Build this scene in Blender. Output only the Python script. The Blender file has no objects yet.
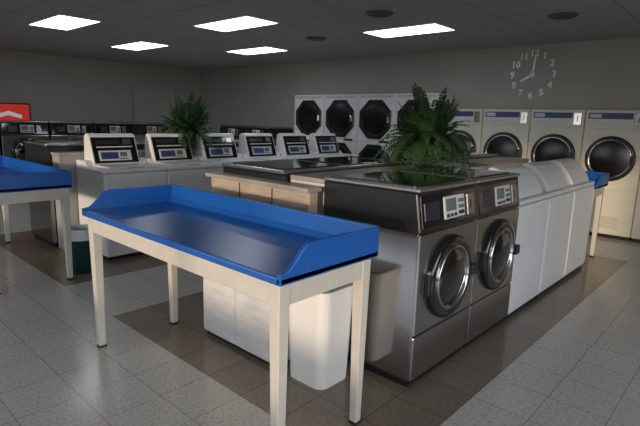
import bpy, bmesh, math, random
from mathutils import Vector, Matrix
random.seed(4)
S = bpy.context.scene
S.view_settings.view_transform = 'Standard'

# ------------------------------------------------------------ materials
def mat(name, col, rough=0.5, metal=0.0, noise=0.0, nscale=20, emit=None, es=0, coat=0.0, stretch=None, bump=0.0):
    m = bpy.data.materials.new(name); m.use_nodes = True
    nt = m.node_tree; b = nt.nodes['Principled BSDF']
    b.inputs['Base Color'].default_value = (*col, 1)
    b.inputs['Roughness'].default_value = rough
    b.inputs['Metallic'].default_value = metal
    if coat: b.inputs['Coat Weight'].default_value = coat
    if emit:
        b.inputs['Emission Color'].default_value = (*emit, 1)
        b.inputs['Emission Strength'].default_value = es
    if noise or bump:
        tc = nt.nodes.new('ShaderNodeTexCoord'); mp = nt.nodes.new('ShaderNodeMapping')
        if stretch: mp.inputs['Scale'].default_value = stretch
        n = nt.nodes.new('ShaderNodeTexNoise'); n.inputs['Scale'].default_value = nscale
        n.inputs['Detail'].default_value = 4
        nt.links.new(tc.outputs['Object'], mp.inputs[0]); nt.links.new(mp.outputs[0], n.inputs['Vector'])
        if noise:
            r = nt.nodes.new('ShaderNodeValToRGB')
            r.color_ramp.elements[0].position = .3; r.color_ramp.elements[1].position = .7
            r.color_ramp.elements[0].color = (*[c*(1-noise) for c in col], 1)
            r.color_ramp.elements[1].color = (*[min(1, c*(1+noise)) for c in col], 1)
            nt.links.new(n.outputs['Fac'], r.inputs[0]); nt.links.new(r.outputs[0], b.inputs['Base Color'])
        if bump:
            bp = nt.nodes.new('ShaderNodeBump'); bp.inputs['Strength'].default_value = bump
            bp.inputs['Distance'].default_value = .002
            nt.links.new(n.outputs['Fac'], bp.inputs['Height']); nt.links.new(bp.outputs[0], b.inputs['Normal'])
    return m

M = {}
M['steel'] = mat('brushed_steel', (.42, .41, .40), .20, .95, .05, 6, stretch=(1, 1, 60))
M['steel_side'] = mat('polished_steel_side', (.36, .34, .32), .10, 1.0, .04, 4)
M['steel_top'] = mat('steel_top', (.50, .49, .48), .22, .9, .05, 8)
M['chrome'] = mat('chrome', (.6, .6, .6), .12, 1.0)
M['black'] = mat('black_plastic', (.012, .012, .013), .3)
M['gloss'] = mat('black_gloss', (.006, .006, .007), .07, coat=.5)
M['glass'] = mat('dark_door_glass', (.006, .006, .007), .06, coat=1)
M['dkglass'] = mat('smoked_dryer_glass', (.004, .004, .005), .25)
M['white'] = mat('white_enamel', (.74, .74, .73), .3, noise=.03, nscale=4)
M['whitep'] = mat('white_plastic', (.78, .75, .70), .4)
M['lab'] = mat('label_light', (.55, .56, .57), .5)
M['lcd'] = mat('lcd_grey', (.12, .15, .15), .2)
M['screen'] = mat('display_panel', (.02, .022, .035), .25)
M['bluelab'] = mat('blue_label', (.03, .05, .16), .4)
M['beige'] = mat('beige_enamel', (.62, .59, .49), .35, noise=.04, nscale=3)
M['grey'] = mat('grey_enamel', (.34, .34, .33), .4)
M['blue'] = mat('blue_laminate', (.010, .10, .40), .26, noise=.08, nscale=3)
M['legp'] = mat('cream_paint', (.58, .54, .46), .42, noise=.05, nscale=12)
M['wood'] = mat('tan_wood_laminate', (.46, .37, .29), .42, noise=.15, nscale=5, stretch=(1, 1, 9))
M['woodtop'] = mat('tan_wood_top', (.36, .32, .285), .3, noise=.1, nscale=5, stretch=(9, 1, 1))
M['wwood'] = mat('whitewashed_wood', (.66, .64, .61), .5, noise=.10, nscale=6, stretch=(1, 1, 5))
M['green'] = mat('green_plastic', (.01, .06, .05), .4)
M['bag'] = mat('liner_plastic', (.6, .62, .65), .3)
M['leaf'] = mat('fern_leaf', (.020, .058, .016), .55, noise=.5, nscale=9)
M['stem'] = mat('fern_stem', (.04, .06, .02), .6)
M['pot'] = mat('dark_pot', (.05, .035, .025), .5)
M['soil'] = mat('soil', (.02, .014, .01), .9)
M['tube'] = mat('light_diffuser', (.8, .8, .8), .5, emit=(.84, .91, 1.0), es=5.5)
M['frame'] = mat('white_metal_frame', (.6, .6, .6), .4)
M['alu'] = mat('aluminium_frame', (.35, .35, .35), .35, .8)
M['silver'] = mat('clock_silver', (.8, .8, .8), .3, .2)
M['red'] = mat('red_screen', (.5, .02, .02), .3, emit=(.8, .05, .03), es=.35)
M['whit_e'] = mat('white_screen', (.6, .6, .6), .3, emit=(.8, .8, .8), es=.3)
M['wall'] = mat('wall_paint', (.43, .41, .37), .75, noise=.04, nscale=2, bump=.1)
M['base'] = mat('baseboard_vinyl', (.05, .045, .04), .5)
M['door'] = mat('door_paint', (.46, .44, .40), .5)
M['vent'] = mat('vent_grey', (.10, .10, .10), .6)

def tile_mat(name, c1, c2, mortar, size_x, size_y, off, rough, speck, msize=.003):
    m = bpy.data.materials.new(name); m.use_nodes = True
    nt = m.node_tree; L = nt.links; b = nt.nodes['Principled BSDF']
    tc = nt.nodes.new('ShaderNodeTexCoord'); mp = nt.nodes.new('ShaderNodeMapping')
    mp.inputs['Location'].default_value = off
    L.new(tc.outputs['Object'], mp.inputs[0])
    br = nt.nodes.new('ShaderNodeTexBrick'); br.offset = 0; br.squash = 1
    br.inputs['Color1'].default_value = (*c1, 1); br.inputs['Color2'].default_value = (*c2, 1)
    br.inputs['Mortar'].default_value = (*mortar, 1); br.inputs['Scale'].default_value = 1
    br.inputs['Mortar Size'].default_value = msize; br.inputs['Brick Width'].default_value = size_x
    br.inputs['Row Height'].default_value = size_y; br.inputs['Mortar Smooth'].default_value = .2
    L.new(mp.outputs[0], br.inputs['Vector'])
    n = nt.nodes.new('ShaderNodeTexNoise'); n.inputs['Scale'].default_value = 55; n.inputs['Detail'].default_value = 3
    L.new(tc.outputs['Object'], n.inputs['Vector'])
    r = nt.nodes.new('ShaderNodeValToRGB'); r.color_ramp.elements[0].position = .36; r.color_ramp.elements[1].position = .55
    r.color_ramp.elements[0].color = (speck, speck, speck, 1); r.color_ramp.elements[1].color = (1, 1, 1, 1)
    L.new(n.outputs['Fac'], r.inputs[0])
    n2 = nt.nodes.new('ShaderNodeTexNoise'); n2.inputs['Scale'].default_value = 1.3; n2.inputs['Detail'].default_value = 4
    L.new(tc.outputs['Object'], n2.inputs['Vector'])
    mx = nt.nodes.new('ShaderNodeMix'); mx.data_type = 'RGBA'; mx.blend_type = 'MULTIPLY'; mx.inputs[0].default_value = 1
    L.new(br.outputs['Color'], mx.inputs[6]); L.new(r.outputs[0], mx.inputs[7]); L.new(mx.outputs[2], b.inputs['Base Color'])
    mr = nt.nodes.new('ShaderNodeMapRange'); mr.inputs['To Min'].default_value = rough*.75; mr.inputs['To Max'].default_value = rough*1.35
    L.new(n2.outputs['Fac'], mr.inputs['Value']); L.new(mr.outputs[0], b.inputs['Roughness'])
    return m
M['tile'] = tile_mat('floor_tile_grey', (.57, .55, .49), (.535, .515, .46), (.33, .31, .27), .305, .305, (-.015, -.115, 0), .19, .76)
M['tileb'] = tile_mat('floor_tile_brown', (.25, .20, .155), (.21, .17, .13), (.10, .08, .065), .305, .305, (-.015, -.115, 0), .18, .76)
M['ceil'] = tile_mat('ceiling_tile', (.47, .46, .445), (.45, .44, .43), (.31, .30, .29), .61, 1.22, (-.4, -.15, 0), .9, .88, .012)

# ------------------------------------------------------------ builder
class B:
    def __init__(s): s.v = []; s.f = []; s.m = []; s.sm = []; s.mats = []
    def mi(s, k):
        if k not in s.mats: s.mats.append(k)
        return s.mats.index(k)
    def add(s, bm, k, smooth=False, T=None):
        o = len(s.v); bm.verts.index_update()
        for v in bm.verts: s.v.append((T @ v.co if T else v.co.copy())[:])
        i = s.mi(k)
        for f in bm.faces:
            s.f.append([o+v.index for v in f.verts]); s.m.append(i); s.sm.append(smooth)
        bm.free()
    def box(s, x0, x1, y0, y1, z0, z1, k, bev=0, seg=2, T=None):
        bm = bmesh.new(); bmesh.ops.create_cube(bm, size=1)
        for v in bm.verts:
            v.co = Vector(((x0+x1)/2+v.co.x*(x1-x0), (y0+y1)/2+v.co.y*(y1-y0), (z0+z1)/2+v.co.z*(z1-z0)))
        if bev: bmesh.ops.bevel(bm, geom=bm.edges[:], offset=bev, segments=seg, affect='EDGES', profile=.5)
        s.add(bm, k, False, T)
    def frus(s, cx, cy, z0, z1, w0, d0, w1, d1, k, bev=0, seg=3, vertonly=False):
        bm = bmesh.new(); bmesh.ops.create_cube(bm, size=1)
        for v in bm.verts:
            t = v.co.z+.5; w = w0+(w1-w0)*t; d = d0+(d1-d0)*t
            v.co = Vector((cx+v.co.x*w, cy+v.co.y*d, z0+(z1-z0)*t))
        if bev:
            e = bm.edges[:]
            if vertonly: e = [x for x in e if abs(x.verts[0].co.z-x.verts[1].co.z) > 1e-4]
            bmesh.ops.bevel(bm, geom=e, offset=bev, segments=seg, affect='EDGES', profile=.5)
        s.add(bm, k, False)
    def prism(s, prof, x0, x1, k, bev=0, axis='x', seg=2):
        bm = bmesh.new(); n = len(prof)
        def P(a, b, t):
            return Vector((t, a, b)) if axis == 'x' else (Vector((a, t, b)) if axis == 'y' else Vector((a, b, t)))
        A = [bm.verts.new(P(a, b, x0)) for a, b in prof]; C = [bm.verts.new(P(a, b, x1)) for a, b in prof]
        bm.faces.new(A); bm.faces.new(C[::-1])
        for i in range(n): bm.faces.new((A[(i+1) % n], A[i], C[i], C[(i+1) % n]))
        bmesh.ops.recalc_face_normals(bm, faces=bm.faces)
        if bev: bmesh.ops.bevel(bm, geom=bm.edges[:], offset=bev, segments=seg, affect='EDGES', profile=.5)
        s.add(bm, k, False)
    def lathe(s, prof, c, axis, k, seg=40, smooth=True, a0=0):
        ax = Vector(axis).normalized(); u = ax.orthogonal().normalized()
        if abs(ax.z) < .5: u = Vector((0, 0, 1))
        w = ax.cross(u); c = Vector(c)
        bm = bmesh.new(); rings = []
        for r, h in prof:
            if r < 1e-5: rings.append([bm.verts.new(c+ax*h)])
            else: rings.append([bm.verts.new(c+ax*h+(u*math.cos(a0+2*math.pi*i/seg)+w*math.sin(a0+2*math.pi*i/seg))*r) for i in range(seg)])
        for a, b in zip(rings, rings[1:]):
            for i in range(seg):
                j = (i+1) % seg
                if len(a) == 1 and len(b) == 1: continue
                if len(a) == 1: bm.faces.new((a[0], b[j], b[i]))
                elif len(b) == 1: bm.faces.new((a[i], a[j], b[0]))
                else: bm.faces.new((a[i], a[j], b[j], b[i]))
        bmesh.ops.recalc_face_normals(bm, faces=bm.faces)
        s.add(bm, k, smooth)
    def mesh(s, name):
        me = bpy.data.meshes.new(name); me.from_pydata(s.v, [], s.f)
        for k in s.mats: me.materials.append(M[k])
        me.polygons.foreach_set('material_index', s.m); me.polygons.foreach_set('use_smooth', s.sm)
        me.update(); return me
    def obj(s, name, loc=(0, 0, 0), rot=0):
        return place(s.mesh(name), name, loc, rot)
def place(me, name, loc, rot=0):
    o = bpy.data.objects.new(name, me); S.collection.objects.link(o)
    o.location = loc; o.rotation_euler = (0, 0, math.radians(rot)); return o

# ------------------------------------------------------------ room shell
CX, LY, H = 8.15, 12.1, 2.74
X0, Y0 = -2.7, -2.7
xs = [X0-.2, 1.54, 6.42, CX+.2]; ys = [Y0-.2, 1.03, 3.47, 4.385, 6.82, LY+.2]
b = B()
for i in range(3):
    for j in range(5):
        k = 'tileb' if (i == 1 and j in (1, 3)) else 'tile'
        o = len(b.v)
        b.v += [(xs[i], ys[j], 0), (xs[i+1], ys[j], 0), (xs[i+1], ys[j+1], 0), (xs[i], ys[j+1], 0)]
        b.f.append([o, o+1, o+2, o+3]); b.m.append(b.mi(k)); b.sm.append(False)
b.obj('floor')
b = B(); b.box(X0-.2, CX+.2, Y0-.2, LY+.2, H, H+.1, 'ceil'); b.obj('ceiling')
b = B(); b.box(CX, CX+.15, Y0-.2, LY+.2, 0, H, 'wall'); b.obj('wall_east')
b = B(); b.box(X0-.2, CX, LY, LY+.15, 0, H, 'wall'); b.obj('wall_north')
b = B(); b.box(CX-.012, CX, 7.8, LY, 0, .1, 'base'); b.obj('baseboard_east')
b = B(); b.box(X0, CX-.012, LY-.012, LY, 0, .1, 'base'); b.obj('baseboard_north')
def wallwin(axis, c0, c1, lo, hi, wins, name):
    b = B()
    def bx(a0, a1, z0, z1):
        if a1-a0 < 1e-3 or z1-z0 < 1e-3: return
        if axis == 'x': b.box(c0, c1, a0, a1, z0, z1, 'wall')
        else: b.box(a0, a1, c0, c1, z0, z1, 'wall')
    p = lo
    for a0, a1, z0, z1 in wins:
        bx(p, a0, 0, H); bx(a0, a1, 0, z0); bx(a0, a1, z1, H); p = a1
    bx(p, hi, 0, H); b.obj(name)
WW = [(-1.55, -.75, .75, 2.3), (-.25, 2.1, .75, 2.3), (3.6, 7.0, .75, 2.3)]
WS = [(-1.7, 1.0, .3, 2.4), (1.4, 4.1, .3, 2.4)]
wallwin('x', X0-.15, X0, Y0-.2, LY+.2, WW, 'wall_west')
wallwin('y', Y0-.15, Y0, X0, CX, WS, 'wall_south')
n = 0
for axis, W in (('x', WW), ('y', WS)):
    for a0, a1, z0, z1 in W:
        n += 1; b = B(); t = .04
        k = max(1, round((a1-a0)/1.2))
        c = X0-.08 if axis == 'x' else Y0-.08
        def bx(p0, p1, q0, q1):
            if axis == 'x': b.box(c-.03, c+.03, p0, p1, q0, q1, 'alu', .004)
            else: b.box(p0, p1, c-.03, c+.03, q0, q1, 'alu', .004)
        bx(a0, a1, z0, z0+t); bx(a0, a1, z1-t, z1)
        for i in range(k+1):
            q = a0+(a1-a0-t)*i/k; bx(q, q+t, z0+t, z1-t)
        b.obj('window_%d' % n)
        L = bpy.data.lights.new('portal', 'AREA'); L.shape = 'RECTANGLE'; L.size = a1-a0; L.size_y = z1-z0
        L.cycles.is_portal = True
        lo = bpy.data.objects.new('window_light_portal', L); S.collection.objects.link(lo)
        if axis == 'x':
            lo.location = (X0-.2, (a0+a1)/2, (z0+z1)/2); d = Vector((1, 0, 0))
        else:
            lo.location = ((a0+a1)/2, Y0-.2, (z0+z1)/2); d = Vector((0, 1, 0))
        lo.rotation_euler = d.to_track_quat('-Z', 'Y').to_euler()

# ------------------------------------------------------------ front load washer
def washer(w=.70, d=.70, h=1.155):
    b = B(); hw = w/2; s = h/1.14
    b.box(-hw+.02, hw-.02, .03, d-.02, 0, .05, 'black')
    b.box(-hw, hw, .012, d, .05, .90*s, 'steel_side', .006)
    b.box(-hw+.004, hw-.004, 0, .02, .055, .31*s, 'steel', .005)
    b.box(-hw+.004, hw-.004, 0, .02, .32*s, .89*s, 'steel', .005)
    b.prism([(0, .90*s), (.035, 1.115*s), (d, 1.115*s), (d, .90*s)], -hw, hw, 'black', .008)
    b.box(-hw-.001, hw+.001, .02, d+.0, 1.116*s, h, 'steel_top', .008, 3)
    b.box(-hw+.05, hw-.05, .08, d-.06, h, h+.006, 'gloss', .004)
    a = math.atan2(.035, .215*s)
    T = Matrix.Translation((0, 0, .90*s)) @ Matrix.Rotation(-a, 4, 'X')
    b.box(-hw+.02, hw-.02, -.006, .004, .02, .20*s, 'gloss', .004, T=T)
    b.box(-.09, .16, -.012, .0, .045, .175*s, 'lab', .006, T=T)
    b.box(-.075, .05, -.015, -.005, .09, .16*s, 'lcd', .003, T=T)
    for i in range(3): b.box(-.07+i*.045, -.04+i*.045, -.016, -.006, .055, .075, 'black', .002, T=T)
    for i in range(3): b.box(.075, .145, -.015, -.006, .06+i*.035, .082+i*.035, 'lcd' if i else 'black', .002, T=T)
    b.box(.20, .29, -.010, .0, .04, .17*s, 'steel', .004, T=T)
    b.box(.235, .245, -.012, .0, .08, .13, 'black', T=T)
    b.box(-.30, -.14, -.010, .0, .06, .16*s, 'screen', .004, T=T)
    c = (0, 0, .60*s); ax = (0, -1, 0); R = .25*s
    b.lathe([(R, -.0), (R, .022), (R-.012, .034), (R-.06, .040), (R-.065, .03)], c, ax, 'gloss', 56)
    b.lathe([(R-.058, .025), (R-.060, .044), (R-.067, .048), (R-.074, .045), (R-.08, .02)], c, ax, 'chrome', 56)
    b.lathe([(R-.076, .028), (R-.10, .040), (R-.15, .052), (.04, .058), (0, .06)], c, ax, 'glass', 48)
    b.box(R-.05, R+.03, -.062, -.01, .565*s, .635*s, 'black', .012)
    b.box(-R-.012, -R+.02, -.03, 0, .54*s, .66*s, 'black', .006)
    return b
wash = washer().mesh('front_load_washer')
bigw = washer(.86, .8, 1.30).mesh('large_front_load_washer')

# ------------------------------------------------------------ top load washer
def toploader(w=.70, d=.68, curved=False):
    b = B(); hw = w/2; cw = .265
    b.box(-hw+.02, hw-.02, .03, d-.02, 0, .04, 'black')
    b.box(-hw, hw, .0, d, .04, .90, 'white', .012, 3)
    b.box(-hw+.01, hw-.01, -.006, .01, .06, .86, 'white', .006)
    b.box(-hw+.02, hw-.02, d-.01, d+.004, .07, .86, 'white', .006)
    b.box(-hw, hw, -.012, d, .905, .945, 'white', .014, 3)
    b.box(-hw+.08, hw-.08, .03, .30 if curved else .42, .945, .962, 'white', .008, 3)
    b.box(-.09, .09, .018, .032, .945, .955, 'grey', .003)
    if curved:
        cw = .285; y0, dy, zz = .30, .09, .25
        prof = [(y0, .945), (y0+dy, 1.165), (y0+dy+.03, 1.175), (.49, 1.155), (.56, 1.09), (.62, 1.0), (.64, .945)]
        b.prism(prof, -cw, cw, 'white', .012, seg=3)
        a = math.atan2(dy, .22)
    else:
        b.prism([(.42, .945), (.47, 1.0), (d, 1.0), (d, .945)], -hw+.004, hw-.004, 'white', .01)
        b.prism([(.42, .95), (.54, 1.27), (.59, 1.285), (.645, 1.26), (.67, .95)], -cw, cw, 'white', .014, seg=3)
        y0 = .42; zz = .345; a = math.atan2(.12, .32)
    T = Matrix.Translation((0, y0, .95)) @ Matrix.Rotation(-a, 4, 'X') @ Matrix.Scale(zz/.36, 4, (0, 0, 1))
    b.box(-cw+.02, cw-.02, -.007, .01, .02, .325, 'gloss', .006, T=T)
    b.box(-.19, .17, -.012, 0, .045, .165, 'lab', .004, T=T)
    b.box(-.17, .02, -.014, -.002, .065, .145, 'bluelab', .003, T=T)
    b.box(.04, .12, -.014, -.002, .09, .145, 'lcd', .003, T=T)
    for i in range(3): b.box(.035+i*.03, .055+i*.03, -.014, -.002, .06, .075, 'black', .002, T=T)
    b.box(-.20, .20, -.010, 0, .20, .215, 'lab', .002, T=T)
    b.box(-.20, .05, -.010, 0, .24, .29, 'screen', .003, T=T)
    b.box(.10, .19, -.014, 0, .235, .30, 'steel', .004, T=T)
    return b
topl = toploader().mesh('top_load_washer')
topc = toploader(curved=True).mesh('top_load_washer')

P = .705; XB = 2.60; YF = 1.315
for i in range(2): place(wash, 'front_load_washer', (XB+i*P, YF, 0))
for i in range(3): place(topc, 'top_load_washer', (XB+(2+i)*P+.002*i, YF+.69, 0), 180)
for i in range(5): place(wash, 'front_load_washer', (XB+i*P, 3.08, 0), 180)
b = B()
b.box(2.30, 5.78, 2.04, 2.365, 0, 1.10, 'wwood', .004)
b.box(2.30, 5.78, 2.03, 2.37, 1.10, 1.13, 'woodtop', .006)
b.obj('island_bulkhead')
b = B()
b.box(2.15, 2.225, 2.04, 3.06, 0, 1.06, 'wood', .004)
b.box(2.11, 2.24, 2.02, 3.08, 1.06, 1.09, 'woodtop', .006)
for y in (2.38, 2.72): b.box(2.146, 2.155, y-.004, y+.004, .02, 1.05, 'pot')
b.obj('wood_end_panel')
for i in range(6): place(topl, 'top_load_washer', (2.49+i*P, 4.86, 0))
for i in range(6): place(wash, 'front_load_washer', (2.28+i*P, 6.47, 0), 180)
b = B()
b.box(1.98, 6.1, 5.56, 5.75, 0, 1.04, 'grey', .004); b.box(1.97, 6.11, 5.55, 5.76, 1.04, 1.07, 'woodtop', .005)
b.obj('island_bulkhead')

# ------------------------------------------------------------ folding tables
def table(L=1.88, D=.66, zt=.88, ix=.04, iy=.045):
    b = B()
    b.box(0, D, 0, L, zt-.035, zt, 'blue', .008, 3)
    b.box(.03, D-.03, .03, L-.03, zt-.135, zt-.036, 'legp', .004)
    b.box(D-.022, D, 0.0, L, zt-.03, zt+.115, 'blue', .008, 3)
    prof = [(0.0, zt-.03), (0.0, zt+.012)]
    for i in range(1, 9):
        t = i/8; prof.append((.02+.15*t, zt+.012+.103*(.5-.5*math.cos(math.pi*t))))
    prof += [(D-.01, zt+.115), (D-.01, zt-.03)]
    b.prism(prof, 0, .022, 'blue', .004, axis='y'); b.prism(prof, L-.022, L, 'blue', .004, axis='y')
    b.prism([(D-.021, zt), (D-.021, zt+.03), (D-.05, zt)], .022, L-.022, 'blue', 0, axis='y')
    for x in (ix+.012, D-ix-.012):
        for y in (iy+.012, L-iy-.012):
            b.frus(x, y, 0.012, zt-.03, .042, .042, .062, .062, 'legp', .005)
            b.frus(x, y, 0, .014, .048, .048, .048, .048, 'black', .003)
    return b
place(table(1.805, .635, .905).mesh('folding_table'), 'folding_table', (1.215, 1.295, 0))
place(table(1.9, .68).mesh('folding_table'), 'folding_table', (1.02, 4.50, 0))
place(table(1.3, .50).mesh('folding_table'), 'folding_table', (5.90, 1.33, 0))

# ------------------------------------------------------------ bins / cabinet
b = B()
cx, cy = 2.01, 1.80
b.frus(cx, cy, 0, .57, .26, .28, .29, .32, 'whitep', .06, 5, True)
b.frus(cx, cy, .555, .585, .305, .335, .31, .34, 'whitep', .062, 5, True)
b.frus(cx, cy, .585, .59, .26, .29, .26, .29, 'black', .05, 4, True)
b.obj('white_trash_bin')
b = B()
b.box(1.86, 2.10, 2.01, 2.76, .03, .74, 'wwood', .006); b.box(1.88, 2.09, 2.03, 2.74, 0, .03, 'black')
b.box(1.845, 2.105, 1.995, 2.775, .74, .765, 'wwood', .005)
b.box(1.852, 1.862, 2.03, 2.38, .06, .71, 'wwood', .003); b.box(1.852, 1.862, 2.40, 2.74, .06, .71, 'wwood', .003)
b.obj('white_cabinet')
b = B()
b.lathe([(0, 0), (.105, 0), (.135, .40), (.145, .41), (.145, .425), (.13, .425), (.12, .38), (0, .36)], (1.84, 4.71, 0), (0, 0, 1), 'green', 32)
b.lathe([(.146, .33), (.15, .40), (.15, .43), (.13, .432), (.118, .37)], (1.84, 4.71, 0), (0, 0, 1), 'bag', 24, False)
b.obj('green_trash_can')

# ------------------------------------------------------------ dryers on east wall
def stackdryer(w=.86, d=.49, h=2.0):
    b = B(); hw = w/2
    b.box(-hw, hw, .01, d, .0, h, 'white', .006)
    b.box(-hw+.006, hw-.006, 0, .02, .10, 1.10, 'white', .006)
    b.box(-hw+.006, hw-.006, 0, .02, 1.11, h-.01, 'white', .006)
    for zc in (.70, 1.53):
        a0 = math.pi/8
        b.lathe([(.39, 0), (.39, .02), (.375, .035), (.31, .035), (.30, .02)], (0, 0, zc), (0, -1, 0), 'black', 8, False, a0)
        b.lathe([(.315, .02), (.315, .036), (.30, .046), (.285, .036), (.28, .02)], (0, 0, zc), (0, -1, 0), 'black', 48)
        b.lathe([(.29, .026), (.2, .038), (0, .042)], (0, 0, zc), (0, -1, 0), 'dkglass', 48)
        b.box(.30, .34, -.07, -.02, zc-.06, zc+.06, 'chrome', .01)
    b.box(-hw+.05, hw-.05, -.008, .0, 1.925, 1.975, 'lab', .003)
    b.box(.12, .34, -.008, 0, 1.105, 1.145, 'black', .003)
    b.box(-hw+.02, hw-.02, -.004, .0, .02, .09, 'grey', .003)
    return b
sd = stackdryer().mesh('stacked_tumble_dryer')
for i in range(4): place(sd, 'stacked_tumble_dryer', (7.60, 7.30-i*.866, 0), -90)
def dryer(w=.735, d=.49, h=1.74):
    b = B(); hw = w/2
    b.box(-hw+.02, hw-.02, .03, d, 0, .05, 'black')
    b.box(-hw, hw, .01, d, .05, h, 'beige', .006)
    b.box(-hw+.005, hw-.005, 0, .02, .06, .66, 'beige', .006)
    b.box(-hw+.005, hw-.005, 0, .02, .67, 1.48, 'beige', .006)
    b.box(-hw+.005, hw-.005, 0, .02, 1.49, h-.01, 'beige', .006)
    b.box(-hw+.04, hw-.16, -.008, 0, 1.62, 1.70, 'bluelab', .003)
    b.box(-hw+.06, -hw+.2, -.010, 0, 1.635, 1.685, 'lab', .002)
    b.box(hw-.14, hw-.04, -.012, 0, 1.53, 1.70, 'steel', .004)
    b.box(hw-.095, hw-.085, -.014, 0, 1.58, 1.65, 'black')
    b.box(-hw+.06, hw-.22, -.006, 0, 1.52, 1.58, 'lab', .002)
    zc = 1.09
    b.lathe([(.305, 0), (.305, .02), (.29, .035), (.26, .038), (.25, .02)], (0, 0, zc), (0, -1, 0), 'black', 56)
    b.lathe([(.262, .02), (.262, .038), (.254, .043), (.244, .036), (.24, .02)], (0, 0, zc), (0, -1, 0), 'chrome', 56)
    b.lathe([(.245, .024), (.18, .036), (0, .042)], (0, 0, zc), (0, -1, 0), 'dkglass', 48)
    b.box(.25, .31, -.07, -.02, zc-.06, zc+.06, 'black', .01)
    for i in range(6): b.box(-.2, .2, -.004, 0, .14+i*.03, .15+i*.03, 'grey')
    return b
bd = dryer().mesh('tumble_dryer')
for i in range(6): place(bd, 'tumble_dryer', (7.60, 3.83-i*.742, 0), -90)
for i in range(6): place(bigw, 'large_front_load_washer', (1.55+i*.9, 11.05, 0))
for i in range(2): place(bigw, 'large_front_load_washer', (7.3, 9.6-i*.9, 0), -90)

# ------------------------------------------------------------ ferns
def fern(R=.36, n=95, seed=1, hs=1.0):
    rnd = random.Random(seed); b = B()
    b.lathe([(0, 0), (.085, 0), (.115, .15), (.125, .155), (.125, .18), (.11, .18), (.105, .16), (0, .155)], (0, 0, 0), (0, 0, 1), 'pot', 28)
    b.lathe([(.106, .162), (0, .168)], (0, 0, 0), (0, 0, 1), 'soil', 20)
    li = b.mi('leaf'); si = b.mi('stem')
    for k in range(n):
        az = rnd.uniform(0, 2*math.pi); e = rnd.random()**.7
        reach = R*(.25+.80*e)*rnd.uniform(.8, 1.12); up = .50*hs*(1-e*.35)*rnd.uniform(.75, 1.08)
        droop = (.10+.72*e*e)*hs*rnd.uniform(.7, 1.15)
        d = Vector((math.cos(az), math.sin(az), 0)); side = Vector((-d.y, d.x, 0)); tw = rnd.uniform(-.25, .25)
        N = 22; pts = []
        for i in range(N+1):
            t = i/N
            pts.append(Vector((0, 0, .165))+d*(.03+reach*(t**.85))+Vector((0, 0, max(up*t*1.25-droop*t*t*1.1, -.13)))+side*tw*t*t*.3)
        for i in range(N):
            p, q = pts[i], pts[i+1]; tn = (q-p).normalized(); o = len(b.v); w = .0022
            b.v += [(p-side*w)[:], (p+side*w)[:], (q+side*w)[:], (q-side*w)[:]]; b.f.append([o, o+1, o+2, o+3]); b.m.append(si); b.sm.append(False)
            if i < 3: continue
            t = i/N; l = .062*math.sin(math.pi*min(1, .18+.80*t))**.7*rnd.uniform(.85, 1.1)
            for sg in (-1, 1):
                dr = (side*sg+tn*.45+Vector((0, 0, rnd.uniform(-.5, .0)))).normalized()
                wv = tn*.012; o = len(b.v); base = p+tn*rnd.uniform(0, .008)
                b.v += [base[:], (base+dr*l*.45+wv)[:], (base+dr*l)[:], (base+dr*l*.45-wv)[:]]
                b.f.append([o, o+1, o+2, o+3]); b.m.append(li); b.sm.append(False)
    return b
fern(.45, 150, 2, .98).obj('potted_fern', (3.76, 2.20, 1.13))
fern(.50, 150, 5, 1.1).obj('potted_fern', (3.62, 5.655, 1.07))

# ------------------------------------------------------------ ceiling lights, vents
b = B()
b.box(-.29, .29, -.60, .60, -.012, 0, 'frame', .002)
b.box(-.255, .255, -.565, .565, -.016, -.010, 'tube')
cl = b.mesh('ceiling_light_panel')
for x, y in ((2.9, 7.61), (4.35, 5.6), (4.68, 8.86), (6.25, 7.4), (6.02, 3.93)):
    place(cl, 'ceiling_light_panel', (x, y, H))
b = B(); b.lathe([(.16, 0), (.16, -.01), (.12, -.03), (.10, -.015), (.06, -.035), (0, -.035)], (0, 0, 0), (0, 0, 1), 'vent', 32)
v = b.mesh('ceiling_vent')
for x, y in ((4.9, 3.6), (6.15, 1.96), (5.8, 5.45)): place(v, 'ceiling_vent', (x, y, H))

# ------------------------------------------------------------ clock
ce = bpy.data.objects.new('wall_clock', None); S.collection.objects.link(ce); ce.location = (CX-.012, 2.95, 2.29)
CM = Matrix(((0, 0, -1), (-1, 0, 0), (0, 1, 0)))
for h in range(1, 13):
    cu = bpy.data.curves.new('t', 'FONT'); cu.body = str(h); cu.size = .14; cu.extrude = .006; cu.offset = .003; cu.align_x = 'CENTER'; cu.align_y = 'CENTER'
    to = bpy.data.objects.new('t', cu); S.collection.objects.link(to); bpy.context.view_layer.update()
    me = bpy.data.meshes.new_from_object(to.evaluated_get(bpy.context.evaluated_depsgraph_get())); bpy.data.objects.remove(to)
    me.materials.clear(); me.materials.append(M['silver'])
    o = bpy.data.objects.new('numeral_%d' % h, me); S.collection.objects.link(o); o.parent = ce
    a = math.pi/2-h*math.pi/6
    o.matrix_local = Matrix.Translation(CM @ Vector((.32*math.cos(a), .32*math.sin(a), 0))) @ CM.to_4x4()
def hand(name, ang, L, w, z):
    b = B(); b.prism([(-w, -.05), (w, -.05), (w*.5, L), (-w*.5, L)], z, z+.005, 'silver', axis='z')
    o = b.obj(name); o.parent = ce; o.matrix_local = CM.to_4x4() @ Matrix.Rotation(-ang, 4, 'Z')
hand('minute_hand', math.radians(5), .27, .018, .004); hand('hour_hand', math.radians(240), .20, .022, .010)
b = B(); b.lathe([(.05, -.01), (.05, .012), (.04, .02), (0, .022)], (0, 0, 0), (0, 0, 1), 'silver', 28)
o = b.obj('hub'); o.parent = ce; o.matrix_local = CM.to_4x4()

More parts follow.
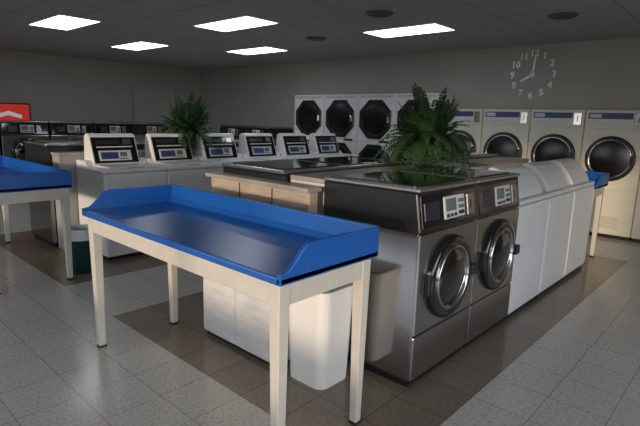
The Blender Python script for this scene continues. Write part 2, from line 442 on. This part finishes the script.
# ------------------------------------------------------------ wall screen, door on north wall
b = B(); y = LY-.06; z = -.10
b.box(2.90, 3.78, y, LY-.012, 1.34+z, 1.76+z, 'black', .01)
b.box(2.93, 3.75, y-.004, y+.01, 1.37+z, 1.73+z, 'red')
b.prism([(3.10, 1.43+z), (3.35, 1.50+z), (3.6, 1.43+z), (3.6, 1.51+z), (3.35, 1.59+z), (3.1, 1.51+z)], y-.008, y-.003, 'whit_e', axis='y')
b.obj('wall_tv_screen')
b = B()
b.box(6.15, 6.19, LY-.035, LY-.013, 0, 2.22, 'wall', .004); b.box(7.36, 7.40, LY-.035, LY-.013, 0, 2.22, 'wall', .004)
b.box(6.15, 7.40, LY-.035, LY-.013, 2.22, 2.26, 'wall', .004); b.box(6.20, 7.35, LY-.025, LY-.013, 0.01, 2.21, 'door', .003)
b.box(6.30, 6.33, LY-.07, LY-.02, .95, 1.15, 'alu', .005)
b.obj('door_1')

# ------------------------------------------------------------ lights & world
sun = bpy.data.lights.new('low_sun', 'SUN'); sun.energy = 2.3; sun.angle = math.radians(3); sun.color = (1, .78, .56)
so = bpy.data.objects.new('low_sun', sun); S.collection.objects.link(so)
so.rotation_euler = Vector((1, .27, -.115)).to_track_quat('-Z', 'Y').to_euler(); so.location = (-8, -2, 4)
w = bpy.data.worlds.new('world'); S.world = w; w.use_nodes = True
nt = w.node_tree; bg = nt.nodes['Background']
tc = nt.nodes.new('ShaderNodeTexCoord'); sx = nt.nodes.new('ShaderNodeSeparateXYZ'); cr = nt.nodes.new('ShaderNodeValToRGB')
mr = nt.nodes.new('ShaderNodeMapRange'); mr.inputs['From Min'].default_value = -1
nt.links.new(tc.outputs['Generated'], sx.inputs[0]); nt.links.new(sx.outputs['Z'], mr.inputs['Value']); nt.links.new(mr.outputs[0], cr.inputs[0])
e = cr.color_ramp.elements; e[0].position = .47; e[0].color = (.24, .23, .22, 1); e[1].position = .52; e[1].color = (.92, .93, .96, 1)
e2 = cr.color_ramp.elements.new(.8); e2.color = (.55, .68, .92, 1)
nt.links.new(cr.outputs[0], bg.inputs['Color']); bg.inputs['Strength'].default_value = 4.3

# ------------------------------------------------------------ camera
f = 490
ex = Vector((455, 80, -f)).normalized(); ey = Vector((-560, 110, -f)).normalized()
ez = ex.cross(ey).normalized(); ex = (ex-ez*ex.dot(ez)).normalized(); ey = ez.cross(ex)
Rm = Matrix((ex, ey, ez)).to_4x4()
cam = bpy.data.cameras.new('camera'); cam.sensor_width = 36; cam.lens = 36*f/640; cam.clip_start = .05
co = bpy.data.objects.new('camera', cam); S.collection.objects.link(co)
co.matrix_world = Matrix.Translation((0, 0, 1.5)) @ Rm
S.camera = co
